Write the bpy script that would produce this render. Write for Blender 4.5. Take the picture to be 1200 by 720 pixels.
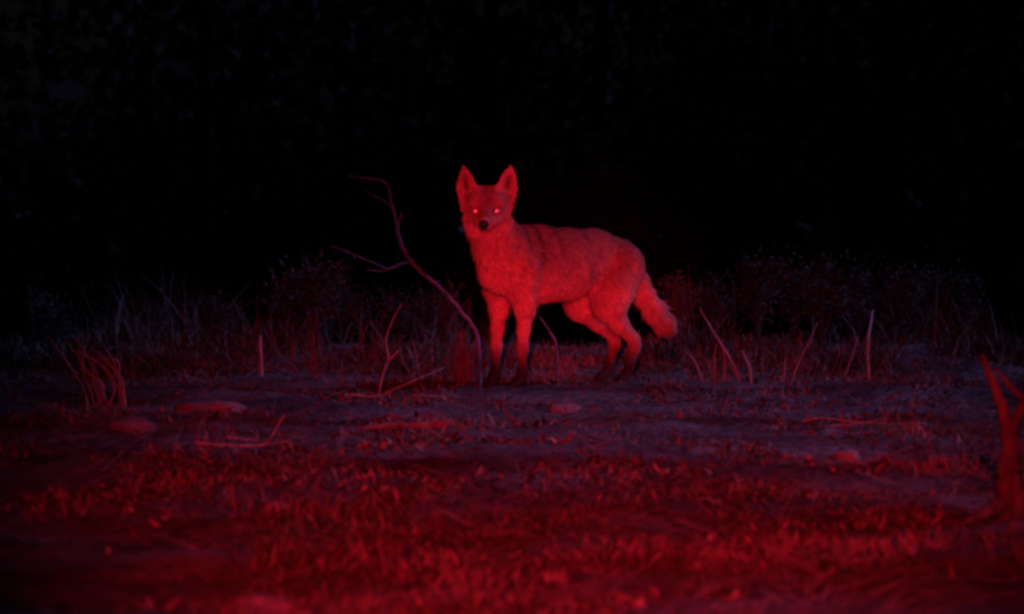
import bpy, math, random
import numpy as np
from mathutils import Vector, Matrix
R = math.radians
rng = np.random.default_rng(11)
random.seed(5)
sc = bpy.context.scene
for o in list(bpy.data.objects): bpy.data.objects.remove(o)
col = sc.collection

# ------------------------------------------------------------- camera
F_PX, CAM_Z = 3670.0, 0.70
cd = bpy.data.cameras.new('camera'); cam = bpy.data.objects.new('camera', cd); col.objects.link(cam)
cd.sensor_width = 36; cd.lens = F_PX / 1200 * 36
cd.clip_start = 0.05; cd.clip_end = 1500
PITCH = math.atan((360 - 237) / F_PX)
cam.location = (0, 0, CAM_Z); cam.rotation_euler = (math.pi / 2 - PITCH, 0, 0)
cd.dof.use_dof = True; cd.dof.focus_distance = 11.9; cd.dof.aperture_fstop = 4.5
sc.camera = cam
# ------------------------------------------------------------- light
MOON_EL, MOON_AZ = R(36), R(82)          # moon to the right, shining past trees added to shape its light
w = bpy.data.worlds.new('World'); sc.world = w; w.use_nodes = True
nt = w.node_tree; bg = nt.nodes['Background']
sky = nt.nodes.new('ShaderNodeTexSky'); sky.sky_type = 'NISHITA'; sky.sun_disc = False
sky.sun_elevation = MOON_EL; sky.sun_rotation = MOON_AZ
nt.links.new(sky.outputs['Color'], bg.inputs['Color']); bg.inputs['Strength'].default_value = 0.0005
ld = bpy.data.lights.new('moon', 'SUN'); ld.energy = 1.1; ld.angle = R(1.5); ld.color = (0.28, 0.27, 1.0)
lo = bpy.data.objects.new('moon', ld); col.objects.link(lo)
mdir = Vector((math.sin(MOON_AZ) * math.cos(MOON_EL), math.cos(MOON_AZ) * math.cos(MOON_EL), math.sin(MOON_EL)))
lo.rotation_euler = mdir.to_track_quat('Z', 'Y').to_euler()

def lamp(name, loc, target, watts, cone, blend, color=(1, 0.012, 0.045), size=0.03):
    d = bpy.data.lights.new(name, 'SPOT'); d.energy = watts; d.color = color
    d.spot_size = R(cone); d.spot_blend = blend; d.shadow_soft_size = size
    o = bpy.data.objects.new(name, d); col.objects.link(o); o.location = loc
    o.rotation_euler = (Vector(loc) - Vector(target)).to_track_quat('Z', 'Y').to_euler()
LAMP = (-0.10, -0.05, 0.92)               # red hunting lamp held beside the camera
lamp('red_lamp_hot_spot', LAMP, (0.19, 11.9, 0.54), 4050, 5.6, 0.64)
lamp('red_flood_lamp', (0.05, -0.2, 1.9), (0.12, 7.9, 0.0), 1750, 22.5, 0.95)
vs = sc.view_settings
vs.view_transform = 'Standard'; vs.look = 'None'; vs.exposure = 0; vs.gamma = 1; vs.use_curve_mapping = False
sc.cycles.filter_width = 3.0
sc.cycles.use_denoising = True

# ------------------------------------------------------------- helpers
def tag(o, label=None, cat=None, group=None, kind=None):
    if label: o['label'] = label
    if cat: o['category'] = cat
    if group: o['group'] = group
    if kind: o['kind'] = kind
    return o
def empty(name, loc=(0, 0, 0)):
    o = bpy.data.objects.new(name, None); col.objects.link(o); o.location = loc
    o.empty_display_size = 0.1
    return o
def mesh_np(name, V, F, mat, parent=None, smooth=True, color=None, loc=(0, 0, 0)):
    V = np.asarray(V, np.float32); F = np.asarray(F, np.int32)
    me = bpy.data.meshes.new(name)
    k = F.shape[1]
    me.vertices.add(len(V)); me.vertices.foreach_set('co', (V - np.array(loc, np.float32)).ravel())
    me.loops.add(F.size); me.loops.foreach_set('vertex_index', F.ravel())
    me.polygons.add(len(F)); me.polygons.foreach_set('loop_start', np.arange(0, F.size, k, dtype=np.int32))
    me.polygons.foreach_set('loop_total', np.full(len(F), k, np.int32))
    me.polygons.foreach_set('use_smooth', np.full(len(F), smooth))
    me.update(calc_edges=True); me.validate()
    if color is not None:
        a = me.color_attributes.new('tint', 'FLOAT_COLOR', 'POINT')
        c = np.ones((len(V), 4), np.float32); c[:, :3] = color
        a.data.foreach_set('color', c.ravel())
    me.materials.append(mat)
    o = bpy.data.objects.new(name, me); col.objects.link(o)
    if parent: o.parent = parent; o.location = Vector(loc) - parent.location
    else: o.location = loc
    return o
def lattice(ix, iy, seed):
    h = (ix * 374761393 + iy * 668265263 + seed * 974634777) & 0xffffffff
    h = ((h ^ (h >> 13)) * 1274126177) & 0xffffffff
    return ((h ^ (h >> 16)) & 0xffff) / 65535.0
def vnoise(x, y, seed=0):
    x = np.asarray(x, float); y = np.asarray(y, float)
    ix = np.floor(x).astype(np.int64); iy = np.floor(y).astype(np.int64)
    fx = x - ix; fy = y - iy; fx = fx * fx * (3 - 2 * fx); fy = fy * fy * (3 - 2 * fy)
    a = lattice(ix, iy, seed); b = lattice(ix + 1, iy, seed); c = lattice(ix, iy + 1, seed); d = lattice(ix + 1, iy + 1, seed)
    return (a + (b - a) * fx) * (1 - fy) + (c + (d - c) * fx) * fy
def fbm(x, y, seed=0, octv=4):
    s = 0; a = .5; t = 0
    for k in range(octv):
        s = s + a * vnoise(np.asarray(x) * 2 ** k, np.asarray(y) * 2 ** k, seed + k * 17); t += a; a *= .5
    return s / t - .5
def sstep(a, b, x):
    t = np.clip((np.asarray(x, float) - a) / (b - a), 0, 1); return t * t * (3 - 2 * t)
def pix(x, y):                              # photo pixel of a ground point, for density patterns only
    return 600 + F_PX * x / y, 237 + F_PX * CAM_Z / y
def height(x, y):
    x = np.asarray(x, float); y = np.asarray(y, float)
    near = 1 - sstep(20, 60, np.hypot(x, y))
    z = -2.7 * sstep(13.6, 42, y)
    z = z + near * (0.09 * fbm(x * .45, y * .45, 3) + 0.075 * fbm(x * 2.1, y * 2.1, 9) + 0.036 * fbm(x * 8, y * 8, 21, 4))
    z = z + near * .10 * np.maximum(fbm(x * 1.5 + 31, y * 1.1, 44, 4), -.1) * sstep(11.9, 13.6, y)
    flat = np.exp(-(((x - .12) / .5) ** 2 + ((y - 11.95) / .5) ** 2))
    return z * (1 - .8 * flat)
def gp(u, v, Y=None):                       # ground point under a photo position
    Y = Y or F_PX * CAM_Z / (v - 237)
    x = (u - 600) / F_PX * Y
    return np.array([x, Y, float(height(x, Y))])
def ap(u, v, Y):
    return np.array([(u - 600) / F_PX * Y, Y, CAM_Z - (v - 237) / F_PX * Y])

def mat(name, build, rough=0.9, spec=0.15):
    m = bpy.data.materials.new(name); m.use_nodes = True
    n = m.node_tree.nodes; l = m.node_tree.links; b = n['Principled BSDF']
    b.inputs['Roughness'].default_value = rough; b.inputs['Specular IOR Level'].default_value = spec
    build(n, l, b); return m
def ramp(n, l, src, stops):
    r = n.new('ShaderNodeValToRGB'); e = r.color_ramp.elements
    while len(e) < len(stops): e.new(0.5)
    for i, (p, c) in enumerate(stops): e[i].position = p; e[i].color = (*c, 1)
    l.new(src, r.inputs['Fac']); return r.outputs['Color']
def noise(n, l, scale, detail=4, coord='Object', dist=0, vec=None):
    t = n.new('ShaderNodeTexNoise'); t.inputs['Scale'].default_value = scale
    t.inputs['Detail'].default_value = detail; t.inputs['Distortion'].default_value = dist
    c = n.new('ShaderNodeTexCoord')
    if vec:
        mp = n.new('ShaderNodeMapping'); mp.inputs['Scale'].default_value = vec
        l.new(c.outputs[coord], mp.inputs['Vector']); l.new(mp.outputs[0], t.inputs['Vector'])
    else: l.new(c.outputs[coord], t.inputs['Vector'])
    return t.outputs['Fac']
def bump(n, l, b, src, strength, dist=0.01):
    bp = n.new('ShaderNodeBump'); bp.inputs['Strength'].default_value = strength; bp.inputs['Distance'].default_value = dist
    l.new(src, bp.inputs['Height']); l.new(bp.outputs['Normal'], b.inputs['Normal'])
def mul(n, l, a, b_):
    m = n.new('ShaderNodeMix'); m.data_type = 'RGBA'; m.blend_type = 'MULTIPLY'; m.inputs['Factor'].default_value = 1
    l.new(a, m.inputs['A']); l.new(b_, m.inputs['B']); return m.outputs['Result']
def m_ground(n, l, b):
    c1 = ramp(n, l, noise(n, l, 2.2, 6), [(.32, (.10, .085, .075)), (.5, (.21, .185, .16)), (.68, (.34, .30, .265))])
    c2 = ramp(n, l, noise(n, l, 26, 5), [(.35, (.45, .45, .45)), (.6, (1, 1, 1))])
    l.new(mul(n, l, c1, c2), b.inputs['Base Color']); bump(n, l, b, noise(n, l, 60, 6), .8, .02)
def m_tint(n, l, b):
    a = n.new('ShaderNodeAttribute'); a.attribute_name = 'tint'
    c2 = ramp(n, l, noise(n, l, 14, 3), [(.3, (.7, .7, .7)), (.65, (1, 1, 1))])
    l.new(mul(n, l, a.outputs['Color'], c2), b.inputs['Base Color'])
def m_bark(c0, c1, sc_=30):
    def f(n, l, b):
        s = noise(n, l, sc_, 6, vec=(1, 1, .35)); l.new(ramp(n, l, s, [(.3, c0), (.7, c1)]), b.inputs['Base Color']); bump(n, l, b, s, .7, .006)
    return f
def m_fur(n, l, b):
    a = n.new('ShaderNodeAttribute'); a.attribute_name = 'tint'
    c2 = ramp(n, l, noise(n, l, 55, 5, vec=(1, 1, .5)), [(.3, (.72, .70, .68)), (.62, (1, 1, 1))])
    l.new(mul(n, l, a.outputs['Color'], c2), b.inputs['Base Color'])
M_ground = mat('soil', m_ground, .95, .1)
M_grass = mat('grass_blade', m_tint, .85, .15)
M_fur = mat('coyote_fur', m_fur, .8, .1)
M_bark = mat('grey_dead_wood', m_bark((.08, .12, .16), (.21, .32, .40)))
M_weed = mat('dark_weed_stem', m_bark((.05, .055, .04), (.15, .15, .12), 40))
M_tuft = mat('dry_tuft', m_bark((.14, .12, .10), (.40, .35, .28), 30))
M_stem = mat('dry_stem', m_bark((.42, .35, .26), (.72, .62, .48), 40))
M_snag = mat('weathered_snag', m_bark((.06, .045, .035), (.26, .20, .15), 35))
M_stone = mat('pale_stone', lambda n, l, b: (l.new(ramp(n, l, noise(n, l, 12, 6), [(.3, (.20, .17, .14)), (.7, (.44, .38, .33))]), b.inputs['Base Color']), bump(n, l, b, noise(n, l, 40, 5), .6, .01)))
M_wood = mat('far_foliage', m_tint, .9, .05)
M_nose = mat('nose_leather', lambda n, l, b: l.new(ramp(n, l, noise(n, l, 200, 2), [(.3, (.008, .007, .007)), (.7, (.02, .018, .018))]), b.inputs['Base Color']), .55, .25)
M_eye = mat('eye_iris', lambda n, l, b: l.new(ramp(n, l, noise(n, l, 300, 2), [(.3, (.6, .38, .12)), (.7, (.85, .55, .2))]), b.inputs['Base Color']), .35, .4)  # iris colour kept bright to imitate the eyeshine halo
def m_tap(n, l, b):
    b.inputs['Metallic'].default_value = 1
    l.new(ramp(n, l, noise(n, l, 300, 2), [(.3, (.8, .75, .6)), (.7, (.95, .9, .8))]), b.inputs['Base Color'])
M_tap = mat('eye_tapetum', m_tap, .36, .5)

# ------------------------------------------------------------- ground
def axis(lo, a, b, hi, d):
    fine = np.arange(a, b + d / 2, d); L = []; x = a; s = d
    while x > lo: s *= 1.22; x -= s; L.append(x)
    Rr = []; x = b; s = d
    while x < hi: s *= 1.22; x += s; Rr.append(x)
    return np.array(L[::-1] + list(fine) + Rr)
gx = axis(-500, -2.9, 2.9, 500, .022); gy = axis(-200, 4.6, 15.5, 900, .028)
GX, GY = np.meshgrid(gx, gy, indexing='ij')
GV = np.stack([GX, GY, height(GX, GY)], -1).reshape(-1, 3)
nx, ny = GX.shape
idx = np.arange(nx * ny).reshape(nx, ny)
GF = np.stack([idx[:-1, :-1], idx[1:, :-1], idx[1:, 1:], idx[:-1, 1:]], -1).reshape(-1, 4)
tag(mesh_np('ground', GV, GF, M_ground), 'bare rough soil under the coyote', None, None, 'structure')

# ------------------------------------------------------------- blades
def blades(x, y, h, wd, ang, lean, curve, colr, z0=None):
    n = len(x); z = height(x, y) - .004 if z0 is None else z0
    d = np.stack([np.cos(ang), np.sin(ang)], 1)             # lean direction
    fa = rng.uniform(0, 2 * np.pi, n); s = np.stack([np.cos(fa), np.sin(fa)], 1)
    s[:, 0] = np.abs(s[:, 0]) + .35; s /= np.linalg.norm(s, axis=1)[:, None]
    V = np.zeros((n, 7, 3))
    for k, t in enumerate((0, .4, .75, 1)):
        a = lean + curve * t
        r = h * t
        cx = x + d[:, 0] * r * np.sin(a); cy = y + d[:, 1] * r * np.sin(a); cz = z + r * np.maximum(np.cos(a), .06)
        ww = wd * (1, .85, .55, 0)[k] / 2
        if k < 3:
            V[:, 2 * k] = np.stack([cx - s[:, 0] * ww, cy - s[:, 1] * ww, cz], 1)
            V[:, 2 * k + 1] = np.stack([cx + s[:, 0] * ww, cy + s[:, 1] * ww, cz], 1)
        else: V[:, 6] = np.stack([cx, cy, cz], 1)
    T = np.array([[0, 1, 3], [0, 3, 2], [2, 3, 5], [2, 5, 4], [4, 5, 6]])
    Fc = (np.arange(n)[:, None, None] * 7 + T).reshape(-1, 3)
    return V.reshape(-1, 3), Fc, np.repeat(colr, 7, 0)
def scatter(n, y0, y1, xm=.185, pw=1.0):
    y = y0 + (y1 - y0) * rng.random(n) ** pw; x = (rng.random(n) * 2 - 1) * (y * xm + .35); return x, y
def bare_as_glow(x, y):                      # soil left bare to stand in for the smooth red glow, lower sides
    u, v = pix(x, np.maximum(y, .5))
    j = 170 * fbm(x * 2.2, y * 2.2, 77, 5)
    a = sstep(360, 120, u + j) * sstep(520, 640, v + j * .6)
    b = sstep(960, 1130, u + j) * sstep(550, 660, v + j * .6)
    return np.clip(a + b, 0, 1)
def tints(n, kinds, probs):
    k = rng.choice(len(kinds), n, p=probs); c = np.array(kinds)[k]
    return c * rng.uniform(.7, 1.25, (n, 1))
straw, tan, brown, green, dgreen = (.44, .37, .26), (.36, .29, .20), (.16, .115, .075), (.10, .13, .05), (.045, .06, .03)

# short clumped turf near the camera
x, y = scatter(150000, 4.8, 13.6, pw=1.1)
dens = sstep(-.10, .16, fbm(x * 2.6, y * 2.0, 5, 5)) * (1 - .95 * bare_as_glow(x, y)) * (.30 + .70 * sstep(10.5, 7.0, y))
keep = rng.random(len(x)) < dens; x, y = x[keep], y[keep]; n = len(x)
cl = fbm(x * 3.1, y * 3.1, 31, 3)
h = (.012 + .034 * sstep(0, .3, cl + .1)) * rng.uniform(.4, 1.5, n)
pal = np.where((fbm(x * 1.7, y * 1.7, 55, 4)[:, None] > .03), tints(n, [straw, tan, green], [.5, .35, .15]), tints(n, [tan, brown, green, dgreen], [.2, .3, .3, .2]))
parts = blades(x, y, h, rng.uniform(.003, .008, n), rng.uniform(0, 6.28, n), rng.uniform(0, 1.0, n), rng.uniform(0, .9, n), pal)
tag(mesh_np('turf', parts[0], parts[1], M_grass, color=parts[2]), 'short clumped grass and low leaves in the red lit foreground', 'grass', None, 'stuff')
# rough short grass over the crest
x, y = scatter(60000, 12.3, 15.2)
keep = rng.random(len(x)) < sstep(-.12, .12, fbm(x * 2.2 + 3, y * 1.4, 135, 4)) * sstep(12.2, 13.0, y); x, y = x[keep], y[keep]; n = len(x)
h = (.03 + .12 * sstep(-.05, .3, fbm(x * 3.4, y * 1.5, 136, 3))) * rng.uniform(.4, 1.3, n)
parts = blades(x, y, h, rng.uniform(.004, .009, n), rng.uniform(0, 6.28, n), rng.uniform(0, 1.0, n), rng.uniform(0, .9, n), tints(n, [tan, brown, green, dgreen], [.3, .3, .2, .2]))
tag(mesh_np('rough_grass', parts[0], parts[1], M_grass, color=parts[2]), 'matted rough grass covering the top of the crest', 'rough grass', None, 'stuff')
# broad small leaves, ground cover
x, y = scatter(110000, 4.8, 14.0)
dens = sstep(-.02, .2, fbm(x * 3.3 + 9, y * 2.4, 15, 4)) * (1 - bare_as_glow(x, y)) * (.45 + .55 * sstep(10, 7, y))
keep = rng.random(len(x)) < dens; x, y = x[keep], y[keep]; n = len(x)
pal = tints(n, [tan, brown, green, dgreen, straw], [.25, .25, .2, .15, .15])
parts = blades(x, y, rng.uniform(.012, .035, n), rng.uniform(.008, .02, n), rng.uniform(0, 6.28, n), rng.uniform(.2, 1.4, n), rng.uniform(0, .6, n), pal)
tag(mesh_np('ground_cover', parts[0], parts[1], M_grass, color=parts[2]), 'low broad leaved ground cover between the grass tufts', 'ground cover', None, 'stuff')
# fallen straw lying flat
x, y = scatter(40000, 4.8, 15.0)
keep = rng.random(len(x)) < (1 - .93 * bare_as_glow(x, y)) * (.3 + .7 * sstep(-.1, .2, fbm(x * 1.3, y * 1.3, 91))); x, y = x[keep], y[keep]; n = len(x)
pal = tints(n, [straw, tan, brown], [.25, .4, .35])
parts = blades(x, y, rng.uniform(.04, .2, n) * rng.uniform(.4, 1, n), rng.uniform(.002, .006, n), rng.uniform(0, 6.28, n), rng.uniform(1.25, 1.5, n), rng.uniform(-.1, .1, n), pal, height(x, y) + .006)
tag(mesh_np('fallen_straw', parts[0], parts[1], M_grass, color=parts[2]), 'dry straw lying flat over the soil', 'straw', None, 'stuff')
# taller thin brush along and beyond the crest
x, y = scatter(42000, 12.4, 17.5)
u, v = pix(x, y)
dn = sstep(-.06, .22, fbm(x * 1.5, y * .8, 61, 3)) * sstep(12.3, 13.2, y)
dn *= 1 - .85 * np.exp(-((u - 690) / 75) ** 2)
keep = rng.random(len(x)) < dn; x, y = x[keep], y[keep]; n = len(x)
h = (.06 + .48 * sstep(-.12, .30, fbm(x * 1.6 + 5, y * .6, 71, 3)) * sstep(12.6, 14.8, y)) * rng.uniform(.3, 1.15, n)
pal = tints(n, [tan, brown, green, dgreen], [.3, .3, .2, .2])
parts = blades(x, y, h, rng.uniform(.004, .009, n), rng.uniform(0, 6.28, n), rng.uniform(0, .45, n), rng.uniform(0, .9, n), pal)
tag(mesh_np('tall_grass', parts[0], parts[1], M_grass, color=parts[2]), 'dim tall dry grass on the dark crest behind the coyote', 'tall grass', None, 'stuff')

# ------------------------------------------------------------- tubes
def catmull(P, k=5):
    P = np.asarray(P, float)
    if len(P) < 3: return np.array([P[0] + (P[-1] - P[0]) * t for t in np.linspace(0, 1, k + 1)])
    Q = np.vstack([2 * P[0] - P[1], P, 2 * P[-1] - P[-2]]); out = []
    for i in range(1, len(Q) - 2):
        for t in np.arange(k) / k:
            a, b, c, d = Q[i - 1], Q[i], Q[i + 1], Q[i + 2]
            out.append(.5 * ((2 * b) + (c - a) * t + (2 * a - 5 * b + 4 * c - d) * t * t + (3 * b - a - 3 * c + d) * t ** 3))
    out.append(Q[-2]); return np.array(out)
def tube_arrays(P, r, seg=8, jit=.12, k=5):
    P = np.asarray(P, float); r = np.asarray(r, float); k_ = k
    C = catmull(P, k_); rr = np.interp(np.linspace(0, 1, len(C)), np.linspace(0, 1, len(r)), r)
    C = C + rng.normal(0, 1, C.shape) * rr[:, None] * jit
    T = np.gradient(C, axis=0); T /= np.linalg.norm(T, axis=1)[:, None] + 1e-9
    up = np.array([.13, 1, .09]); A = np.cross(T, up); A /= np.linalg.norm(A, axis=1)[:, None] + 1e-9; B = np.cross(T, A)
    th = np.linspace(0, 2 * np.pi, seg, endpoint=False)
    rad = rr[:, None] * (1 + jit * rng.normal(0, 1, (len(C), seg)) * .7)
    V = C[:, None] + rad[..., None] * (np.cos(th)[None, :, None] * A[:, None] + np.sin(th)[None, :, None] * B[:, None])
    V = V.reshape(-1, 3); F = []
    m = len(C)
    for i in range(m - 1):
        for j in range(seg):
            a = i * seg + j; b = i * seg + (j + 1) % seg; F.append((a, b, b + seg, a + seg))
    V = np.vstack([V, C[0], C[-1]]); e0, e1 = len(V) - 2, len(V) - 1
    for j in range(0, seg, 2):
        F.append((e0, (j + 2) % seg, (j + 1) % seg, j)); q = (m - 1) * seg
        F.append((e1, q + j, q + (j + 1) % seg, q + (j + 2) % seg))
    return V, np.array(F)
def tubes(name, specs, m, parent=None, loc=(0, 0, 0), **kw):
    VV, FF, n = [], [], 0
    for P, r in specs:
        V, F = tube_arrays(P, r, **kw); VV.append(V); FF.append(F + n); n += len(V)
    return mesh_np(name, np.vstack(VV), np.vstack(FF), m, parent, loc=loc)

# the dead branch leaning out of the ground left of the coyote
Yb = 11.55
def bp(*uv): return [ap(u, v, Yb + dy) for u, v, dy in uv]
base = ap(562, 448, Yb); base[2] = float(height(base[0], base[1])) - .03
br = empty('dead_branch', tuple(base))
tag(br, 'bare crooked grey branch leaning up out of the grass left of the coyote', 'branch')
tubes('limb', [([base] + bp((561, 415, 0), (559, 393, 0), (545, 370, 0), (517, 339, .02), (499, 324, .02), (484, 309, .03), (473, 293, .03), (467, 276, .03), (464, 257, .04), (459, 240, .04), (456, 222, .05), (449, 213, .05), (436, 210, .05), (422, 208.5, .06), (407, 206, .06)),
      [.0085, .008, .0075, .0068, .0068, .0075, .008, .009, .0082, .0062, .005, .0045, .004, .0035, .003, .002])], M_bark, br, tuple(base), jit=.2)
tubes('twig', [(bp((482, 307, .03), (471, 309, 0), (457, 315, -.03), (443, 318, -.05), (430, 316, -.06)), [.006, .005, .004, .003, .002])], M_bark, br, tuple(base))
tubes('twig', [(bp((455, 316, -.03), (440, 309, -.1), (425, 303, -.14), (404, 294, -.2), (387, 288, -.25)), [.0035, .003, .003, .002, .0015])], M_bark, br, tuple(base))
tubes('twig', [(bp((459, 244, .04), (450, 236, .1), (438, 229, .14), (425, 222, .2)), [.004, .003, .0025, .0015])], M_bark, br, tuple(base))
tubes('twig', [(bp((466, 262, .04), (470, 255, .04), (470, 249, .04)), [.006, .005, .002])], M_bark, br, tuple(base))

def stick(name, pts, r, label, cat, m=M_stem, Y=None, extra=(), root=True):
    v0 = pts[0]; Y0 = Y or F_PX * CAM_Z / (v0[1] - 237)
    P = [ap(u, v, Y0 + (q[0] if q else 0)) for u, v, *q in pts]
    if not root:
        for q_ in P: q_[2] = max(q_[2], float(height(q_[0], q_[1])) + .022)
    if root: P[0][2] = float(height(P[0][0], P[0][1])) - .02
    sp = [(P, r)]
    r = [q * .64 * (1.15 - .5 * i / (len(r) - 1)) for i, q in enumerate(r)]; sp = [(P, r)]
    for pp, rr in extra: sp.append(([ap(u, v, Y0 + (q[0] if q else 0)) for u, v, *q in pp], rr))
    return tag(tubes(name, sp, m, None, tuple(P[0])), label, cat)
stick('upright_stick', [(441, 468), (448, 440), (455, 420), (452, 400), (458, 380), (470, 357)], [.006, .0055, .006, .005, .005, .004], 'curved upright dead stem with a short fork, left of the leaning branch', 'stick', Y=11.2,
      extra=[([(454, 424), (460, 418), (466, 412)], [.005, .004, .003])])
stick('fallen_stick', [(428, 472), (450, 462), (486, 446), (521, 431, .1)], [.005, .005, .0045, .003], 'thin straight stick sloping up from the grass below the leaning branch', 'stick', Y=11.0)
stick('fallen_stick', [(407, 470), (420, 471), (432, 476), (447, 484)], [.004, .005, .005, .003], 'small arched stick lying left of the forked stem foot', 'stick', Y=10.8, root=False)
stick('fallen_stick', [(480, 470), (500, 474), (518, 482)], [.004, .004, .003], 'short sagging stick lying right of the forked stem foot', 'stick', Y=10.9, root=False)
stick('upright_stick', [(654, 428), (652, 407), (645, 390), (632, 371)], [.008, .008, .007, .005], 'bent dead stem standing under the belly of the coyote', 'stick', Y=12.5, m=M_bark)
stick('fallen_stick', [(309, 530), (320, 508), (333, 486)], [.004, .004, .003], 'bright straight stick poking up at the left of the clearing', 'stick')
stick('fallen_stick', [(228, 538), (262, 540), (300, 541), (340, 541)], [.004, .005, .005, .004], 'long pale stick lying level behind the foreground grass at left', 'stick', root=False)
stick('fallen_stick', [(262, 533), (285, 526), (303, 522)], [.004, .003, .002], 'thin twig crossing above the long level stick', 'stick', root=False)
stick('fallen_stick', [(973, 504), (992, 500), (1012, 496), (1030, 492)], [.003, .004, .003, .002], 'thin pale twig lying across the ground at right', 'stick', root=False)
stick('fallen_stick', [(940, 500), (965, 504), (1000, 503), (1045, 501), (1088, 506)], [.003, .003, .003, .003, .002], 'long bowed twig lying level across the ground at right', 'stick', root=False)
stick('stake', [(1018, 438), (1017, 420), (1018, 395), (1023, 364, .1)], [.011, .012, .012, .006], 'short upright pale broken stalk standing on the crest at right', 'stalk', Y=12.6)
stick('stake', [(306, 432), (305, 415), (305, 394)], [.012, .014, .010], 'short pale broken stalk standing on the crest at left', 'stalk', Y=12.6)
stick('upright_stick', [(352, 446), (345, 432), (328, 418), (316, 400), (308, 380)], [.006, .006, .005, .005, .003], 'thin arching stem right of the short pale stalk at left', 'stick', Y=12.3, m=M_bark)
# leaning stalks right of the tail
for pts, r, lab in [
    ([(870, 452), (858, 425), (838, 392), (820, 362)], [.009, .009, .007, .004], 'longest leaning stalk of the cluster right of the coyote tail'),
    ([(848, 448), (850, 425), (846, 405)], [.009, .008, .006], 'stubby upright stalk at the foot of the longest leaning stalk'),
    ([(838, 450), (837, 425), (840, 402)], [.006, .006, .004], 'thin upright stalk left of the longest leaning stalk'),
    ([(881, 448), (878, 430), (869, 411)], [.009, .009, .007], 'short thick stalk right of the longest leaning stalk'),
    ([(826, 440), (815, 425), (802, 412)], [.005, .005, .003], 'low thin stalk leaning left beside the tail'),
    ([(926, 446), (936, 425), (948, 402), (958, 378)], [.006, .006, .005, .003], 'thin stalk leaning right behind the clearing at right'),
    ([(919, 443), (920, 430), (921, 420)], [.006, .006, .004], 'short stub left of the thin stalk leaning right'),
    ([(985, 440), (998, 420), (1006, 395)], [.005, .005, .003], 'faint stalk leaning towards the upright pale stalk at right')]:
    stick('dry_stalk', pts, r, lab, 'stalk', Y=12.4 if pts[0][0] > 600 else 11.9)
def clump(u0, v0, Y, n, spread, hpx, label, big=(), lean=0):
    e = list(big)
    for k in range(n):
        a = rng.normal(0, spread); hh = hpx * rng.uniform(.35, 1.05); l = rng.normal(lean, 13); c = rng.normal(0, 6)
        e.append(([(u0 + a, v0), (u0 + a + l * .4 + c, v0 - hh * .5), (u0 + a + l, v0 - hh)], [.0022, .0019, .0007]))
    stick('stalk_clump', e[0][0], e[0][1], label, 'stalk clump', Y=Y, extra=e[1:], m=M_tuft)
clump(541, 448, 11.95, 22, 9, 62, 'clump of pale upright stalks beside the foot of the leaning branch', big=[([(543, 448), (542, 425), (539, 390)], [.011, .012, .006]), ([(549, 448), (548, 430), (547, 405)], [.008, .007, .004])])
clump(655, 446, 12.6, 16, 14, 34, 'low reddish tuft of dry stalks under the belly of the coyote')
clump(846, 450, 12.5, 18, 18, 45, 'thin dry stalks crowded round the leaning stalks right of the tail', lean=-6)
clump(935, 448, 12.7, 20, 24, 60, 'faint tuft of tall stalks between the leaning stalks and the upright pale stalk', lean=6)
clump(362, 440, 12.9, 22, 22, 80, 'faint tall tuft of stalks on the crest right of the arching stem')
clump(440, 436, 12.9, 18, 20, 66, 'dim tuft of stalks behind the forked upright stick', lean=4)
clump(305, 436, 12.7, 9, 9, 40, 'small tuft of thin stems round the pale stalk on the left of the crest')
# bent grass clump at left
e = []
for k in range(12):
    u0 = 100 + rng.uniform(-22, 30); dx = rng.uniform(-30, 5)
    j = rng.normal(0, 5, 4); e.append(([(u0 + 22, 478), (u0 + 20 + j[0], 452 + j[3]), (u0 + 10 + j[1], 430 + j[2]), (u0 + dx, 414 - rng.uniform(-10, 22))], [.0028, .0025, .002, .001]))
stick('bent_grass_clump', e[0][0], e[0][1], 'clump of bent dry stems drooping left at the far left', 'grass clump', Y=10.7, extra=e[1:])
# dim weed stems along the crest, alike
protos = []
for k in range(6):
    hh = .34; sp = []
    P = [np.array([0, 0, -.03]), np.array([.01, .0, hh * .35]), np.array([.02 * (k - 2), .01, hh * .7]), np.array([.035 * (k - 2.5), .02, hh])]
    sp.append((P, [.003, .003, .002, .001]))
    for q in range(3 + k % 3):
        t = .35 + .14 * q; b0 = np.array([.01 * (k - 2) * t * 2, .01, hh * t]); s = 1 if q % 2 else -1
        sp.append(([b0, b0 + np.array([.03 * s, .01, .03]), b0 + np.array([.05 * s, .0, .075])], [.002, .002, .001]))
    protos.append(sp)
meshes = []
spots = []
for k in range(46):
    u = rng.uniform(20, 1180); Yw = rng.uniform(13.2, 16.5)
    if 600 < u < 800: continue
    spots.append((u, Yw, k % 6, rng.uniform(.5, 1.25), rng.uniform(0, 6.28), rng.normal(0, .12)))
first = {}
for u, Yw, k, s, a, t in spots:
    x_ = (u - 600) / F_PX * Yw; z_ = float(height(x_, Yw))
    if k not in first:
        o = tubes('weed_stem', protos[k], M_weed, None, seg=6); first[k] = o
    else:
        o = first[k].copy(); col.objects.link(o)
    o.location = (x_, Yw, z_); o.rotation_euler = (t, t * .7, a); o.scale = (s, s, s)
    tag(o, 'dim branching weed stem standing in the brush along the dark crest', 'weed', 'weed stems along the crest')

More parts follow.
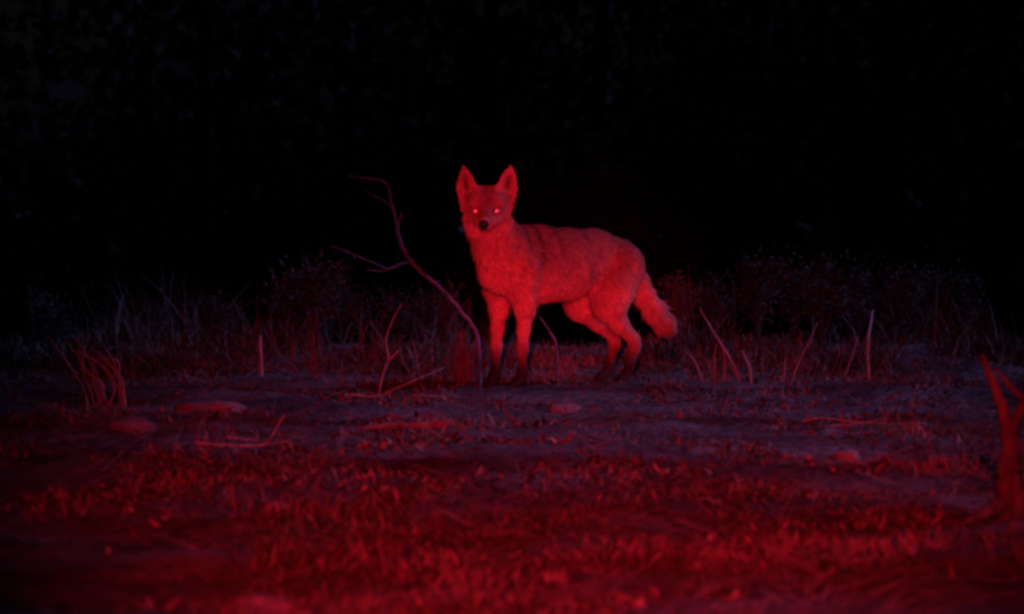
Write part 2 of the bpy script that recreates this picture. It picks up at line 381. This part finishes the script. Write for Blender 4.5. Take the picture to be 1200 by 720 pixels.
# dim leafy bushes just over the crest
def bush_mesh(seed, Hb, wb):
    g = np.random.default_rng(seed); sp = []; tips = []
    for k in range(9):
        a = g.uniform(0, 6.28); l = g.uniform(.1, .6) * wb; hh = Hb * g.uniform(.5, 1)
        Pm = [np.array([0, 0, -.03]), np.array([l * .35 * math.cos(a), l * .35 * math.sin(a), hh * .5]), np.array([l * math.cos(a), l * math.sin(a), hh])]
        sp.append((Pm, [.004, .003, .001])); tips.append(Pm)
    m_ = 1500; k = g.integers(0, 9, m_); t = g.random(m_) ** .7
    A = np.array([p[1] for p in tips])[k]; B_ = np.array([p[2] for p in tips])[k]; c = A + (B_ - A) * t[:, None] + g.normal(0, .035, (m_, 3)); c[:, 2] = np.maximum(c[:, 2], .01)
    a = g.normal(0, 1, (m_, 3)); a /= np.linalg.norm(a, axis=1)[:, None]; b_ = np.cross(a, g.normal(0, 1, (m_, 3))); b_ /= np.linalg.norm(b_, axis=1)[:, None]
    sz = g.uniform(.006, .016, (m_, 1)); Q = np.stack([c - a * sz, c + b_ * sz * .5, c + a * sz, c - b_ * sz * .5], 1).reshape(-1, 3)
    cc = np.repeat(np.array([(.07, .085, .055), (.11, .11, .075), (.16, .14, .10)])[g.integers(0, 3, m_)], 4, 0)
    return sp, Q, cc
bp_ = []
for k, u in enumerate((250, 338, 372, 410, 468, 515, 795, 832, 888, 930, 962, 1005, 1060, 60, 1120)):
    Yw = 14.6 + 2.0 * rng.random(); x_ = (u - 600) / F_PX * Yw; z_ = float(height(x_, Yw)); sc_ = rng.uniform(.75, 1.15)
    if k < 3:
        rt = empty('low_bush'); sp, Q, cc = bush_mesh(40 + k, .40, .22)
        st = tubes('branches', sp, M_weed, rt, seg=5); fo = mesh_np('foliage', Q, np.arange(len(Q)).reshape(-1, 4), M_wood, rt, color=cc, smooth=False)
        bp_.append((rt, st, fo))
    else:
        q = bp_[k % 3]; rt = q[0].copy(); col.objects.link(rt)
        for ch in q[1:]: c_ = ch.copy(); col.objects.link(c_); c_.parent = rt
    rt.location = (x_, Yw, z_ - .01); rt.rotation_euler = (0, 0, rng.uniform(0, 6.28)); rt.scale = (sc_, sc_, sc_)
    tag(rt, 'dim grey green low bush half hidden beyond the dark crest', 'bush', 'low bushes beyond the crest')

# forked snag at the right edge
sb = gp(1188, 606)
sn = empty('forked_snag', tuple(sb)); Ys = sb[1]
tag(sn, 'weathered forked dead stump at the right edge of the clearing', 'stump')
b0 = sb.copy(); b0[2] -= .04
tubes('trunk', [([b0, ap(1186, 575, Ys), ap(1185, 545, Ys), ap(1184, 515, Ys), ap(1180, 492, Ys), ap(1172, 468, Ys), ap(1161, 442, Ys), ap(1151, 417, Ys)],
      [.040, .032, .026, .020, .0155, .011, .009, .005])], M_snag, sn, tuple(sb), seg=12, jit=.12)
tubes('limb', [([ap(1186, 505, Ys), ap(1196, 482, Ys + .03), ap(1200, 470, Ys + .05), ap(1184, 452, Ys + .04), ap(1164, 430, Ys + .02)], [.014, .010, .008, .006, .003])], M_snag, sn, tuple(sb), jit=.14)
tubes('root', [([ap(1178, 590, Ys), ap(1160, 600, Ys - .06), ap(1135, 612, Ys - .12)], [.024, .018, .006])], M_snag, sn, tuple(sb), jit=.08)

# stones
def stone(u, v, wpx, hpx, dpt, label, kind='stone', sharp=0.25, sink=.3):
    c = gp(u, v); s = wpx / F_PX * c[1] / 2; hz = hpx / F_PX * c[1]
    nu, nv = 56, 32; th = np.linspace(0, 2 * np.pi, nu, endpoint=False); ph = np.linspace(.02, np.pi - .02, nv)
    T, Pp = np.meshgrid(th, ph, indexing='ij')
    d = np.stack([np.sin(Pp) * np.cos(T), np.sin(Pp) * np.sin(T), np.cos(Pp)], -1)
    d = np.sign(d) * np.abs(d) ** (1 - sharp)
    k = 1 + .6 * fbm(d[..., 0] * 2.6 + u, d[..., 1] * 2.6 + d[..., 2] * 2.3, int(u), 5)
    V = (d * k[..., None] * np.array([s, dpt, hz])).reshape(-1, 3) + c + np.array([0, 0, hz * (.42 - sink)])
    F = [(i * nv + j, i * nv + j + 1, ((i + 1) % nu) * nv + j + 1, ((i + 1) % nu) * nv + j) for i in range(nu) for j in range(nv - 1)]
    return tag(mesh_np('stone', V, np.array(F), M_stone, loc=tuple(c)), label, kind)
stone(245, 482, 84, 13, .10, 'long flat pale stone at left, right of the bent stems')
stone(152, 504, 60, 12, .08, 'flat stone at far left below the bent stems')
stone(993, 532, 30, 9, .04, 'small bright stone on the soil at right')
stone(303, 712, 90, 22, .09, 'smooth rounded stone at the bottom left edge')
stone(661, 484, 40, 8, .05, 'flat low stone on the soil in front of the coyote')
stone(325, 590, 40, 12, .05, 'small stone behind the foreground grass left of the middle')
# fallen log piece
c = gp(478, 512)
tag(tubes('fallen_log', [([c + np.array([-.15, 0, .012]), c + np.array([-.05, .01, .02]), c + np.array([.06, 0, .022]), c + np.array([.12, -.01, .03]), c + np.array([.135, -.01, .032])], [.005, .010, .012, .014, .010])], M_tuft, None, tuple(c), seg=10, jit=.08),
    'short pale piece of wood lying level on the soil left of the coyote', 'log')

# ------------------------------------------------------------- coyote (signed distance field -> one continuous mesh)
YAW = R(40); O = np.array([-.012, 11.80, 0.0]); gz = 0.0
ss = np.array([math.cos(YAW), math.sin(YAW), 0]); pp = np.array([math.sin(YAW), -math.cos(YAW), 0]); zz = np.array([0, 0, 1.])
FB = np.stack([ss, pp, zz])                 # rows: body axes (rear, left, up)
def Bw(s, p, z): return O + s * ss + p * pp + z * zz
HC = np.array([-.094, 11.655, .668])        # head centre
hy = np.array([.045, 1, .05]); hy /= np.linalg.norm(hy); hx = np.cross(hy, zz); hx /= np.linalg.norm(hx); hz = np.cross(hx, hy)
FH = np.stack([hx, hy, hz])
def Hw(a, b, c): return HC + a * hx + b * hy + c * hz
prims = []                                  # (a, b, ra, rb, frame, scale, blend)
def cone(a, b, ra, rb, fr=FB, sc_=(1, 1, 1), k=.03): prims.append((np.array(a), np.array(b), ra, rb, fr, np.array(sc_), k))
def chain(pts, fr, W, sc_=(1, 1, 1), k=.03):
    for (a, b) in zip(pts[:-1], pts[1:]): cone(W(*a[:3]), W(*b[:3]), a[3], b[3], fr, sc_, k)
TS = (1, .74, 1)
chain([(-.065, 0, .44, .062), (.0, 0, .462, .110), (.14, 0, .458, .128), (.28, 0, .462, .122), (.42, 0, .474, .106), (.545, 0, .458, .098)], FB, Bw, TS, .04)
chain([(.01, 0, .52, .082), (.15, 0, .525, .07)], FB, Bw, TS, .04)                       # withers
chain([(-.01, .0, .50, .094), (-.075, .015, .575, .073), (-.125, .035, .64, .066)], FB, Bw, (1, .9, 1), .04)   # neck
for sg, dx in ((-1, 0), (1, 0)):            # forelegs
    q = sg * .077
    chain([(.02, sg * .055, .45, .066), (.004, sg * .066, .37, .048), (.014, q, .29, .033), (.008, q, .22, .0235), (.002, q, .155, .0195), (.002, q, .07, .015), (-.006, q, .035, .017), (-.035, q, .018, .018)], FB, Bw, (1, 1, 1), .02)
    for t in (-.012, .012): cone(Bw(-.03, q + t, .014), Bw(-.052, q + t, .010), .013, .010, k=.008)
for sg, fs in ((-1, .558), (1, .515)):      # hind legs
    q = sg * .082
    chain([(.52, sg * .045, .45, .092), (.46, sg * .065, .36, .080), (.435, q * .95, .30, .062), (fs - .035, q, .235, .036), (fs + .045, q, .172, .022), (fs + .053, q, .145, .0195), (fs + .028, q, .075, .0155), (fs + .012, q, .035, .017), (fs - .022, q, .018, .020)], FB, Bw, (1, 1, 1), .022)
    for t in (-.012, .012): cone(Bw(fs - .018, q + t, .014), Bw(fs - .04, q + t, .010), .013, .010, k=.008)
chain([(.60, 0, .46, .048), (.655, 0, .395, .032), (.69, 0, .335, .032), (.74, 0, .275, .036), (.795, 0, .222, .035), (.845, 0, .185, .014)], FB, Bw, (1, 1, 1), .03)
# head
cone(Hw(0, .02, .012), Hw(0, .03, .015), .066, .062, FH, (1.14, 1, .95), .02)
cone(Hw(-.03, -.02, .03), Hw(.03, -.02, .03), .036, .036, FH, (1, 1, .9), .02)           # brow
cone(Hw(-.03, .03, .048), Hw(.03, .03, .048), .044, .044, FH, (1, 1, .9), .03)           # crown
for sg in (-1, 1):
    cone(Hw(sg * .044, .02, -.030), Hw(sg * .042, .03, -.070), .037, .030, FH, (1, 1, 1), .03)   # cheek ruff
    cone(Hw(sg * .03, -.03, -.02), Hw(sg * .018, -.07, -.035), .030, .024, FH, (1, 1, 1), .02)
cone(Hw(0, -.045, -.006), Hw(-.002, -.125, -.038), .034, .0185, FH, (1, 1, .95), .02)
cone(Hw(0, -.04, -.046), Hw(-.002, -.110, -.064), .026, .013, FH, (1, 1, .8), .010)
cone(Hw(0, .03, -.07), Hw(.01, .08, -.13), .052, .068, FH, (1, 1, 1), .04)               # throat
ear_frames = []
for sg in (-1, 1):
    ax = Hw(sg * .087, .028, .150) - Hw(sg * .064, .022, .05); ax /= np.linalg.norm(ax)
    n_ = np.array(-hy * .93 + sg * hx * .32); n_ -= ax * n_.dot(ax); n_ /= np.linalg.norm(n_); sd = np.cross(n_, ax)
    ear_frames.append((sg, ax, n_, sd))
def sdf_prim(P, pr):
    a, b, ra, rb, fr, s, k = pr
    q = (P - a) @ fr.T / s; ab = (fr @ (b - a)) / s
    t = np.clip((q @ ab) / (ab @ ab), 0, 1)
    return (np.linalg.norm(q - t[..., None] * ab, axis=-1) - (ra + (rb - ra) * t)) * s.min()
def body_sdf(P):
    D = np.full(P.shape[:-1], 10.0, np.float32)
    for pr in prims:
        a, b, ra, rb, fr, s, k = pr
        r = max(ra, rb) * 1.1 + .06
        lo = np.minimum(a, b) - r; hi = np.maximum(a, b) + r
        i0 = np.clip(((lo - G0) / H).astype(int), 0, None); i1 = ((hi - G0) / H).astype(int) + 2
        sl = tuple(slice(i0[j], i1[j]) for j in range(3))
        d = sdf_prim(P[sl], pr); c0 = D[sl]
        hm = np.clip(.5 + .5 * (c0 - d) / k, 0, 1)
        D[sl] = c0 * (1 - hm) + d * hm - k * hm * (1 - hm)
    for sg, ax, n_, sd in ear_frames:
        base_ = Hw(sg * .064, .022, .045)
        sl = box(base_ + ax * .05, .10); Q = P[sl] - base_
        y_ = Q @ ax; x_ = (Q @ sd); z_ = Q @ n_
        L = .123; t = np.clip(y_ / L, -.3, 1)
        wd = .043 * np.clip(1 - np.clip((t - .12) / .88, 0, 1) ** 1.8, 0.002, 1) ** .68 * (1 - .3 * np.clip(.2 - t, 0, .5))
        curve = .25 * x_ ** 2 / .03                                   # cupped shell
        zc = z_ - curve + .004
        d = np.maximum(np.sqrt((x_ / wd) ** 2 + 1e-6) * wd - wd, np.abs(zc) - (.0085 - .004 * t))
        d = np.maximum(d, y_ - L); d = np.maximum(d, -y_ - .04)
        c0 = D[sl]; k = .022; hm = np.clip(.5 + .5 * (c0 - d) / k, 0, 1)
        D[sl] = c0 * (1 - hm) + d * hm - k * hm * (1 - hm)
        for e_ in ((-.039 if sg < 0 else .039),):                     # shallow eye socket
            c_ = Hw(e_, -.062, .001); s2 = box(c_, .04)
            de = np.linalg.norm(P[s2] - c_, axis=-1) - .0125; c1 = D[s2]; k2 = .008
            hm = np.clip(.5 - .5 * (-de - c1) / -k2, 0, 1); D[s2] = np.maximum(c1, -de)
    return D
def box(c, r):
    i0 = np.clip(((c - r - G0) / H).astype(int), 0, None); i1 = ((c + r - G0) / H).astype(int) + 2
    return tuple(slice(i0[j], i1[j]) for j in range(3))
H = .0062
G0 = np.array([-.30, 11.42, -.03]); G1 = np.array([.74, 12.52, .87])
nn = ((G1 - G0) / H).astype(int)
AX = [G0[i] + H * np.arange(nn[i]) for i in range(3)]
P = np.stack(np.meshgrid(*AX, indexing='ij'), -1)
D = body_sdf(P)
ins = D < 0
c8 = [ins[i:nn[0] - 1 + i, j:nn[1] - 1 + j, k:nn[2] - 1 + k] for i in (0, 1) for j in (0, 1) for k in (0, 1)]
tot = sum(c.astype(np.int8) for c in c8); act = (tot > 0) & (tot < 8)
ci = np.argwhere(act); vid = -np.ones(act.shape, np.int64); vid[act] = np.arange(len(ci))
acc = np.zeros((len(ci), 3)); cnt = np.zeros(len(ci))
corners = [(i, j, k) for i in (0, 1) for j in (0, 1) for k in (0, 1)]
for a in corners:
    for b in corners:
        if sum(abs(a[i] - b[i]) for i in range(3)) == 1 and a < b:
            da = D[tuple((ci + a).T)]; db = D[tuple((ci + b).T)]; m_ = (da < 0) != (db < 0)
            t = np.where(m_, da / (da - db + 1e-12), 0)
            pt = np.array(a) + t[:, None] * (np.array(b) - np.array(a))
            acc[m_] += pt[m_]; cnt[m_] += 1
V = G0 + H * (ci + acc / cnt[:, None])
F = []
for ax_ in range(3):
    o1, o2 = [(1, 2), (2, 0), (0, 1)][ax_]
    n0 = [slice(1, -1)] * 3; n0[ax_] = slice(0, -1); n1 = [slice(1, -1)] * 3; n1[ax_] = slice(1, None)
    A = ins[tuple(n0)]; Bq = ins[tuple(n1)]; e = np.argwhere(A != Bq); off = np.array([1, 1, 1]); off[ax_] = 0
    st = A[tuple(e.T)]; e = e + off
    d1 = np.zeros(3, int); d1[o1] = 1; d2 = np.zeros(3, int); d2[o2] = 1
    q = np.stack([vid[tuple(e.T)], vid[tuple((e - d1).T)], vid[tuple((e - d1 - d2).T)], vid[tuple((e - d2).T)]], 1)
    q = q[:, ::1]; q[~st] = q[~st][:, ::-1]; F.append(q)
F = np.vstack(F); F = F[(F >= 0).all(1)]
# laplacian smoothing
E = np.vstack([F[:, [0, 1]], F[:, [1, 2]], F[:, [2, 3]], F[:, [3, 0]]])
def lap(V, it, lam):
    for _ in range(it):
        S = np.zeros_like(V); C = np.zeros(len(V))
        for a, b in ((0, 1), (1, 0)):
            for j in range(3): S[:, j] += np.bincount(E[:, a], V[E[:, b], j], len(V))
            C += np.bincount(E[:, a], minlength=len(V))
        V = V + lam * (S / C[:, None] - V)
    return V
V = lap(V, 4, .5)
fn = np.cross(V[F[:, 2]] - V[F[:, 0]], V[F[:, 3]] - V[F[:, 1]]); N = np.zeros_like(V)
for k in range(4):
    for j in range(3): N[:, j] += np.bincount(F[:, k], fn[:, j], len(V))
N /= np.linalg.norm(N, axis=1)[:, None] + 1e-12

def coords(V):
    b = (V - O) @ FB.T; h = (V - HC) @ FH.T; return b, h
def coat(V):
    b, h = coords(V); s, p, z = b.T; a, d, c = h.T
    base = np.tile(np.array([.47, .35, .21]), (len(V), 1))
    def mix(m, colr, w=1): 
        nonlocal base
        m = np.clip(m * w, 0, 1)[:, None]; base = base * (1 - m) + np.array(colr) * m
    nz = fbm(s * 14 + 40, z * 9 + p * 6 + 40, 7, 4); nf = fbm(s * 45 + 40, z * 22 + p * 10, 8, 3)
    # darker grizzled back
    mix(sstep(.38, .60, z + nz * .12) * sstep(-.12, .0, s), (.28, .21, .15), .85)
    mix(sstep(-.05, .3, nf) * sstep(.36, .5, z) * sstep(-.05, .05, s), (.14, .10, .075), .45)
    # pale belly, chest and inner legs
    mix(sstep(.43, .33, z + nz * .05), (.60, .46, .30), .85)
    mix(sstep(.03, -.06, s) * sstep(.60, .42, z), (.60, .46, .30), .8)
    # dark saddle streaks behind the shoulder
    mix(np.exp(-((s - .075 - (z - .5) * .15) / .016) ** 2) * sstep(.42, .5, z + nz * .1), (.07, .055, .045), .75)
    mix(np.exp(-((s - .02) / .013) ** 2) * sstep(.46, .56, z + nz * .1), (.10, .08, .06), .7)
    mix(np.exp(-((s - .33 + (z - .42) * .3) / .022) ** 2) * np.exp(-((z - .43) / .06) ** 2), (.12, .09, .07), .6)
    # blackish lower legs, fade into darkness painted in; tail tip dark
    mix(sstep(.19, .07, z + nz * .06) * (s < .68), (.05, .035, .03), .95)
    mix(sstep(.80, .85, s) * (z < .3), (.06, .05, .045), .9)
    # head
    near = np.exp(-np.clip(np.linalg.norm(h - np.array([0, 0, .03]), axis=1) - .10, 0, 1) ** 2 / .0008)
    inh = near > .35
    mix(inh * sstep(-.03, .03, c) * sstep(.10, .085, np.abs(a)) * sstep(.095, .07, c), (.36, .26, .18), .75)
    mix(inh * np.exp(-(a / .03) ** 2) * sstep(-.055, -.02, c) * (d < .02), (.17, .12, .09), .75)         # muzzle top
    mix(inh * sstep(-.025, -.05, c) * sstep(.02, .04, np.abs(a)), (.56, .45, .34), .8)                     # cheeks
    mix(inh * np.exp(-((a / .017) ** 2 + ((c + .078) / .007) ** 2)) * (d < -.05), (.05, .04, .04), .9)     # mouth
    for e_ in (-.039, .039): mix(np.exp(-(((a - e_) / .020) ** 2 + (c / .014) ** 2)) * (d < -.01), (.10, .07, .05), .8)
    for sg, ax, n_, sd in ear_frames:
        Q = V - Hw(sg * .064, .022, .045); y_ = Q @ ax; x_ = Q @ sd; z2 = Q @ n_; m_ = (y_ > .02) * (np.abs(x_) < .05) * (np.abs(z2) < .05)
        mix(m_ * 1.0, (.52, .38, .27), .9)
        mix(m_ * np.exp(-(x_ / .012) ** 2) * sstep(.02, .04, y_) * sstep(.10, .07, y_), (.10, .07, .05), .85)
    return base
coy = empty('coyote', (float(O[0] + .2), float(O[1] + .15), 0.0))
tag(coy, 'lean coyote standing in the red beam with both eyes shining', 'coyote')
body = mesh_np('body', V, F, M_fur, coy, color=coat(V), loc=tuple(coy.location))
# fur strands
fa = np.linalg.norm(fn, axis=1); NF = 75000
fi = rng.choice(len(F), NF, p=fa / fa.sum()); uv = rng.random((NF, 2))
q = F[fi]; w00 = ((1 - uv[:, 0]) * (1 - uv[:, 1]))[:, None]; w10 = (uv[:, 0] * (1 - uv[:, 1]))[:, None]; w11 = (uv[:, 0] * uv[:, 1])[:, None]; w01 = ((1 - uv[:, 0]) * uv[:, 1])[:, None]
RP = V[q[:, 0]] * w00 + V[q[:, 1]] * w10 + V[q[:, 2]] * w11 + V[q[:, 3]] * w01
RN = N[q[:, 0]] * w00 + N[q[:, 1]] * w10 + N[q[:, 2]] * w11 + N[q[:, 3]] * w01; RN /= np.linalg.norm(RN, axis=1)[:, None]
b, h_ = coords(RP); s, p, z = b.T
flow = .75 * ss[None] - .65 * zz[None] * np.ones((NF, 1))
low = sstep(.34, .25, z)[:, None] * (s < .66)[:, None]; flow = flow * (1 - low) + (-zz + .15 * ss) * low
tl = ((s > .64))[:, None]; flow = np.where(tl, .62 * ss - .75 * zz, flow)
hd = np.linalg.norm(h_ - np.array([0, 0, .02]), axis=1); ih = sstep(.14, .10, hd)[:, None]
flow = flow * (1 - ih) + (h_[:, :1] * 9 * hx + .9 * hy * np.ones((NF, 1)) - .15 * zz) * ih
eyed = np.minimum(np.linalg.norm(h_ - np.array([.039, -.055, 0]), axis=1), np.linalg.norm(h_ - np.array([-.039, -.055, 0]), axis=1))
isear = (h_[:, 2] > .035) & (np.abs(h_[:, 0]) > .035)
flow = np.where(isear[:, None], zz + .2 * hy, flow)
cn = fbm(s * 38 + 9, z * 30 + p * 24 + 9, 123, 3); flow = flow + cn[:, None] * .6 * (side_w := np.cross(RN, flow)) * (1 - ih) + rng.normal(0, .14, (NF, 3))
flow -= RN * (flow * RN).sum(1)[:, None]; flow /= np.linalg.norm(flow, axis=1)[:, None] + 1e-9
L = .022 * np.ones(NF); L = np.where(s < 0, .026, L); L = np.where(s > .64, .030, L); L = L * (1 - low[:, 0]) + .011 * low[:, 0]
L = L * (1 - ih[:, 0]) + (.008 + .02 * sstep(.03, .07, np.abs(h_[:, 0])) * sstep(.0, -.04, h_[:, 2])) * ih[:, 0]; L = np.where(isear, .007, L)
L = np.where(h_[:, 1] < -.06, np.minimum(L, .005), L)
L *= rng.uniform(.55, 1.25, NF) * (1 + .5 * np.clip(fbm(s * 30 + 3, z * 26 + p * 20 + 3, 321, 2), -.4, .5)); gd = rng.random(NF) < .03; L = np.where(gd & (ih[:, 0] < .5) & (low[:, 0] < .5), L * 1.6, L)
kp = (eyed > .014) & ~((np.linalg.norm(h_ - np.array([-.002, -.142, -.040]), axis=1) < .02))
side = np.cross(RN, flow); wd = (.0016 + .03 * L) * rng.uniform(.7, 1.3, NF)
lift = rng.uniform(.12, .42, NF)
tip = RP + flow * (L * np.cos(lift))[:, None] + RN * (L * np.sin(lift))[:, None]
mid = RP + flow * (L * .5)[:, None] + RN * (L * np.sin(lift) * .62)[:, None]
RPb = RP - RN * .001
FV = np.stack([RPb - side * wd[:, None], RPb + side * wd[:, None], mid + side * wd[:, None] * .7, mid - side * wd[:, None] * .7, tip], 1)[kp]
nk = len(FV)
FT = (np.arange(nk)[:, None, None] * 5 + np.array([[0, 1, 2], [0, 2, 3], [3, 2, 4]])).reshape(-1, 3)
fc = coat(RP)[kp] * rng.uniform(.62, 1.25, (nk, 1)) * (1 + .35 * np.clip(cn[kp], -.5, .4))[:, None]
fc4 = np.repeat(fc, 5, 0).reshape(nk, 5, 3); bk = (rng.random(nk) < .35 * sstep(.40, .55, z[kp])); fc4[bk, 4] *= .3
mesh_np('fur', FV.reshape(-1, 3), FT, M_fur, coy, color=fc4.reshape(-1, 3), loc=tuple(coy.location))
def ball(name, c, r, m, parent, scl=(1, 1, 1), nu=16, nv=12):
    th = np.linspace(0, 2 * np.pi, nu, endpoint=False); ph = np.linspace(.01, np.pi - .01, nv)
    T, Pp = np.meshgrid(th, ph, indexing='ij')
    d = np.stack([np.sin(Pp) * np.cos(T) * scl[0], np.sin(Pp) * np.sin(T) * scl[1], np.cos(Pp) * scl[2]], -1) * r
    V_ = (d @ FH).reshape(-1, 3) + c
    F_ = [(i * nv + j, i * nv + j + 1, ((i + 1) % nu) * nv + j + 1, ((i + 1) % nu) * nv + j) for i in range(nu) for j in range(nv - 1)]
    return mesh_np(name, V_, np.array(F_), m, parent, loc=tuple(c))
camv = np.array([0, 0, CAM_Z])
def project_surface(a, c):                  # front of the face at head coordinates (a, c)
    ts = np.linspace(-.16, .02, 120); Q = np.array([Hw(a, t, c) for t in ts])
    i = np.clip(((Q - G0) / H).round().astype(int), 0, nn - 1); d = D[tuple(i.T)]
    k = np.argmax(d < .001); return ts[k]
for sg in (-1, 1):
    t = project_surface(sg * .039, 0)
    ec = Hw(sg * .039, t + .006, .0)
    ey = ball('eye', ec, .0125, M_eye, coy)
    dirc = (np.array(LAMP) + camv) / 2 - ec; dirc /= np.linalg.norm(dirc)
    cc = ec + dirc * .0095; s1 = np.cross(dirc, zz); s1 /= np.linalg.norm(s1); s2 = np.cross(s1, dirc)
    th = np.linspace(0, 2 * np.pi, 20, endpoint=False)
    ring = lambda r, dd: cc + dirc * dd + r * (np.cos(th)[:, None] * s1 + np.sin(th)[:, None] * s2)
    Vp = np.vstack([ring(.0082, 0), ring(.0066, .0022), ring(.0028, .0027), ring(.0002, .0028)])
    Fp = [(k * 20 + j, k * 20 + (j + 1) % 20, (k + 1) * 20 + (j + 1) % 20, (k + 1) * 20 + j) for k in range(3) for j in range(20)]
    pu = mesh_np('pupil', Vp, np.array(Fp), M_tap, None, loc=tuple(cc)); pu.parent = ey
    pu.location = Vector(cc) - Vector(ec)
# nose pad
ball('nose', Hw(-.004, -.139, -.043), .0185, M_nose, coy, (1.05, .75, .9))
ball('mouth', Hw(-.003, -.117, -.063), .012, M_nose, coy, (1.3, .9, .35))

# ------------------------------------------------------------- far wood on the low ground, added shade trees
VV, FF, CC = [], [], []; cnt_ = 0
tv, tf, tn = [], [], 0
for k in range(75):
    y_ = rng.uniform(46, 66); x_ = rng.uniform(-26, 26); z_ = float(height(x_, y_)); Ht = rng.uniform(10, 17)
    V1, F1 = tube_arrays([(x_, y_, z_ - .3), (x_ + rng.normal(0, .2), y_, z_ + Ht * .5), (x_ + rng.normal(0, .5), y_, z_ + Ht * .9)], [.22, .14, .04], seg=6, jit=.05)
    tv.append(V1); tf.append(F1 + tn); tn += len(V1)
    m_ = 1100; cl = rng.normal(0, 1, (14, 3)) * np.array([1.5, 1.5, Ht * .22]) + np.array([x_, y_, z_ + Ht * .5])
    c = cl[rng.integers(0, 14, m_)] + rng.normal(0, .6, (m_, 3)); c[:, 2] = np.maximum(c[:, 2], z_ + .3)
    a = rng.normal(0, 1, (m_, 3)); a /= np.linalg.norm(a, axis=1)[:, None]; b_ = np.cross(a, rng.normal(0, 1, (m_, 3))); b_ /= np.linalg.norm(b_, axis=1)[:, None]
    sz = rng.uniform(.08, .22, (m_, 1))
    Q = np.stack([c - a * sz, c + b_ * sz * .5, c + a * sz, c - b_ * sz * .5], 1).reshape(-1, 3)
    VV.append(Q); FF.append(np.arange(len(Q)).reshape(-1, 4) + cnt_); cnt_ += len(Q)
    CC.append(np.repeat(tints(m_, [(.035, .045, .022), (.05, .05, .03)], [.6, .4]), 4, 0))
# dense dark understorey
m_ = 60000
c = np.stack([rng.uniform(-26, 26, m_), rng.uniform(44, 76, m_), np.abs(rng.normal(0, 2.6, m_))], 1); c[:, 2] += height(c[:, 0], c[:, 1])
def leaves(c, lo_, hi_):
    global cnt_
    m_ = len(c); a = rng.normal(0, 1, (m_, 3)); a /= np.linalg.norm(a, axis=1)[:, None]; b_ = np.cross(a, rng.normal(0, 1, (m_, 3))); b_ /= np.linalg.norm(b_, axis=1)[:, None]
    sz = rng.uniform(lo_, hi_, (m_, 1))
    Q = np.stack([c - a * sz, c + b_ * sz * .5, c + a * sz, c - b_ * sz * .5], 1).reshape(-1, 3)
    VV.append(Q); FF.append(np.arange(len(Q)).reshape(-1, 4) + cnt_); cnt_ += len(Q)
    CC.append(np.repeat(tints(m_, [(.035, .045, .022), (.05, .05, .03)], [.6, .4]), 4, 0))
leaves(c, .12, .35)
# unseen trees added at right to block the moonlight outside a gap
side = [(9.0, 3.6, 12), (8.5, 5.4, 12), (8.2, 7.2, 11.5), (10.5, 8.4, 10)] + [(rng.uniform(10, 16), yy, rng.uniform(12, 15) + 9 * (yy > 36)) for yy in np.arange(22, 80, 3.0)]
for x_, y_, Ht in side:
    z_ = float(height(x_, y_)); nl = 5500 if y_ < 7 else 2600 if y_ < 12 else 7500
    V1, F1 = tube_arrays([(x_, y_, z_ - .3), (x_ + .2, y_, z_ + Ht * .5), (x_ - .2, y_ + .2, z_ + Ht * .9)], [.24, .15, .04], seg=8, jit=.05)
    tv.append(V1); tf.append(F1 + tn); tn += len(V1)
    cl = rng.normal(0, 1, (22, 3)) * np.array([1.1, .9, Ht * .2]) + np.array([x_, y_, z_ + Ht * .55])
    c = cl[rng.integers(0, 22, nl)] + rng.normal(0, .6 if y_ < 12 else .5, (nl, 3)); c[:, 2] = np.maximum(c[:, 2], z_ + .3)
    leaves(c, .06, .16)
# added off-frame crowns: high and low leaves shape a slot of moonlight
for x_, y_ in ((9.2, 9.4), (9.0, 11.2), (9.1, 13.0), (9.0, 14.8)):
    z_ = float(height(x_, y_))
    V1, F1 = tube_arrays([(x_, y_, z_ - .3), (x_ + .1, y_, z_ + 5), (x_ - .1, y_ + .1, z_ + 10)], [.12, .09, .04], seg=8, jit=.05)
    tv.append(V1); tf.append(F1 + tn); tn += len(V1)
    nh = 2600 if y_ < 12 else 1100
    c = np.stack([x_ + rng.normal(0, .5, nh), y_ + rng.normal(0, .75, nh), 7.95 + np.abs(rng.normal(0, 1.5, nh)) - .45 * rng.random(nh) ** 3 * 2], 1); leaves(c, .06, .15)
    c = np.stack([x_ + rng.normal(0, .5, nh), y_ + rng.normal(0, .75, nh), 4.9 - np.abs(rng.normal(0, 1.6, nh))], 1); c = c[c[:, 2] > z_ + .1]; leaves(c, .06, .15)
V1 = np.vstack(tv); FF.append(np.vstack(tf) + cnt_); VV.append(V1); CC.append(np.tile((.06, .05, .04), (len(V1), 1)))
tag(mesh_np('woodland', np.vstack(VV), np.vstack(FF), M_wood, color=np.vstack(CC), smooth=False), 'dark woodland beyond the crest, with unseen trees added at right to shade the moonlight', 'woodland', None, 'stuff')
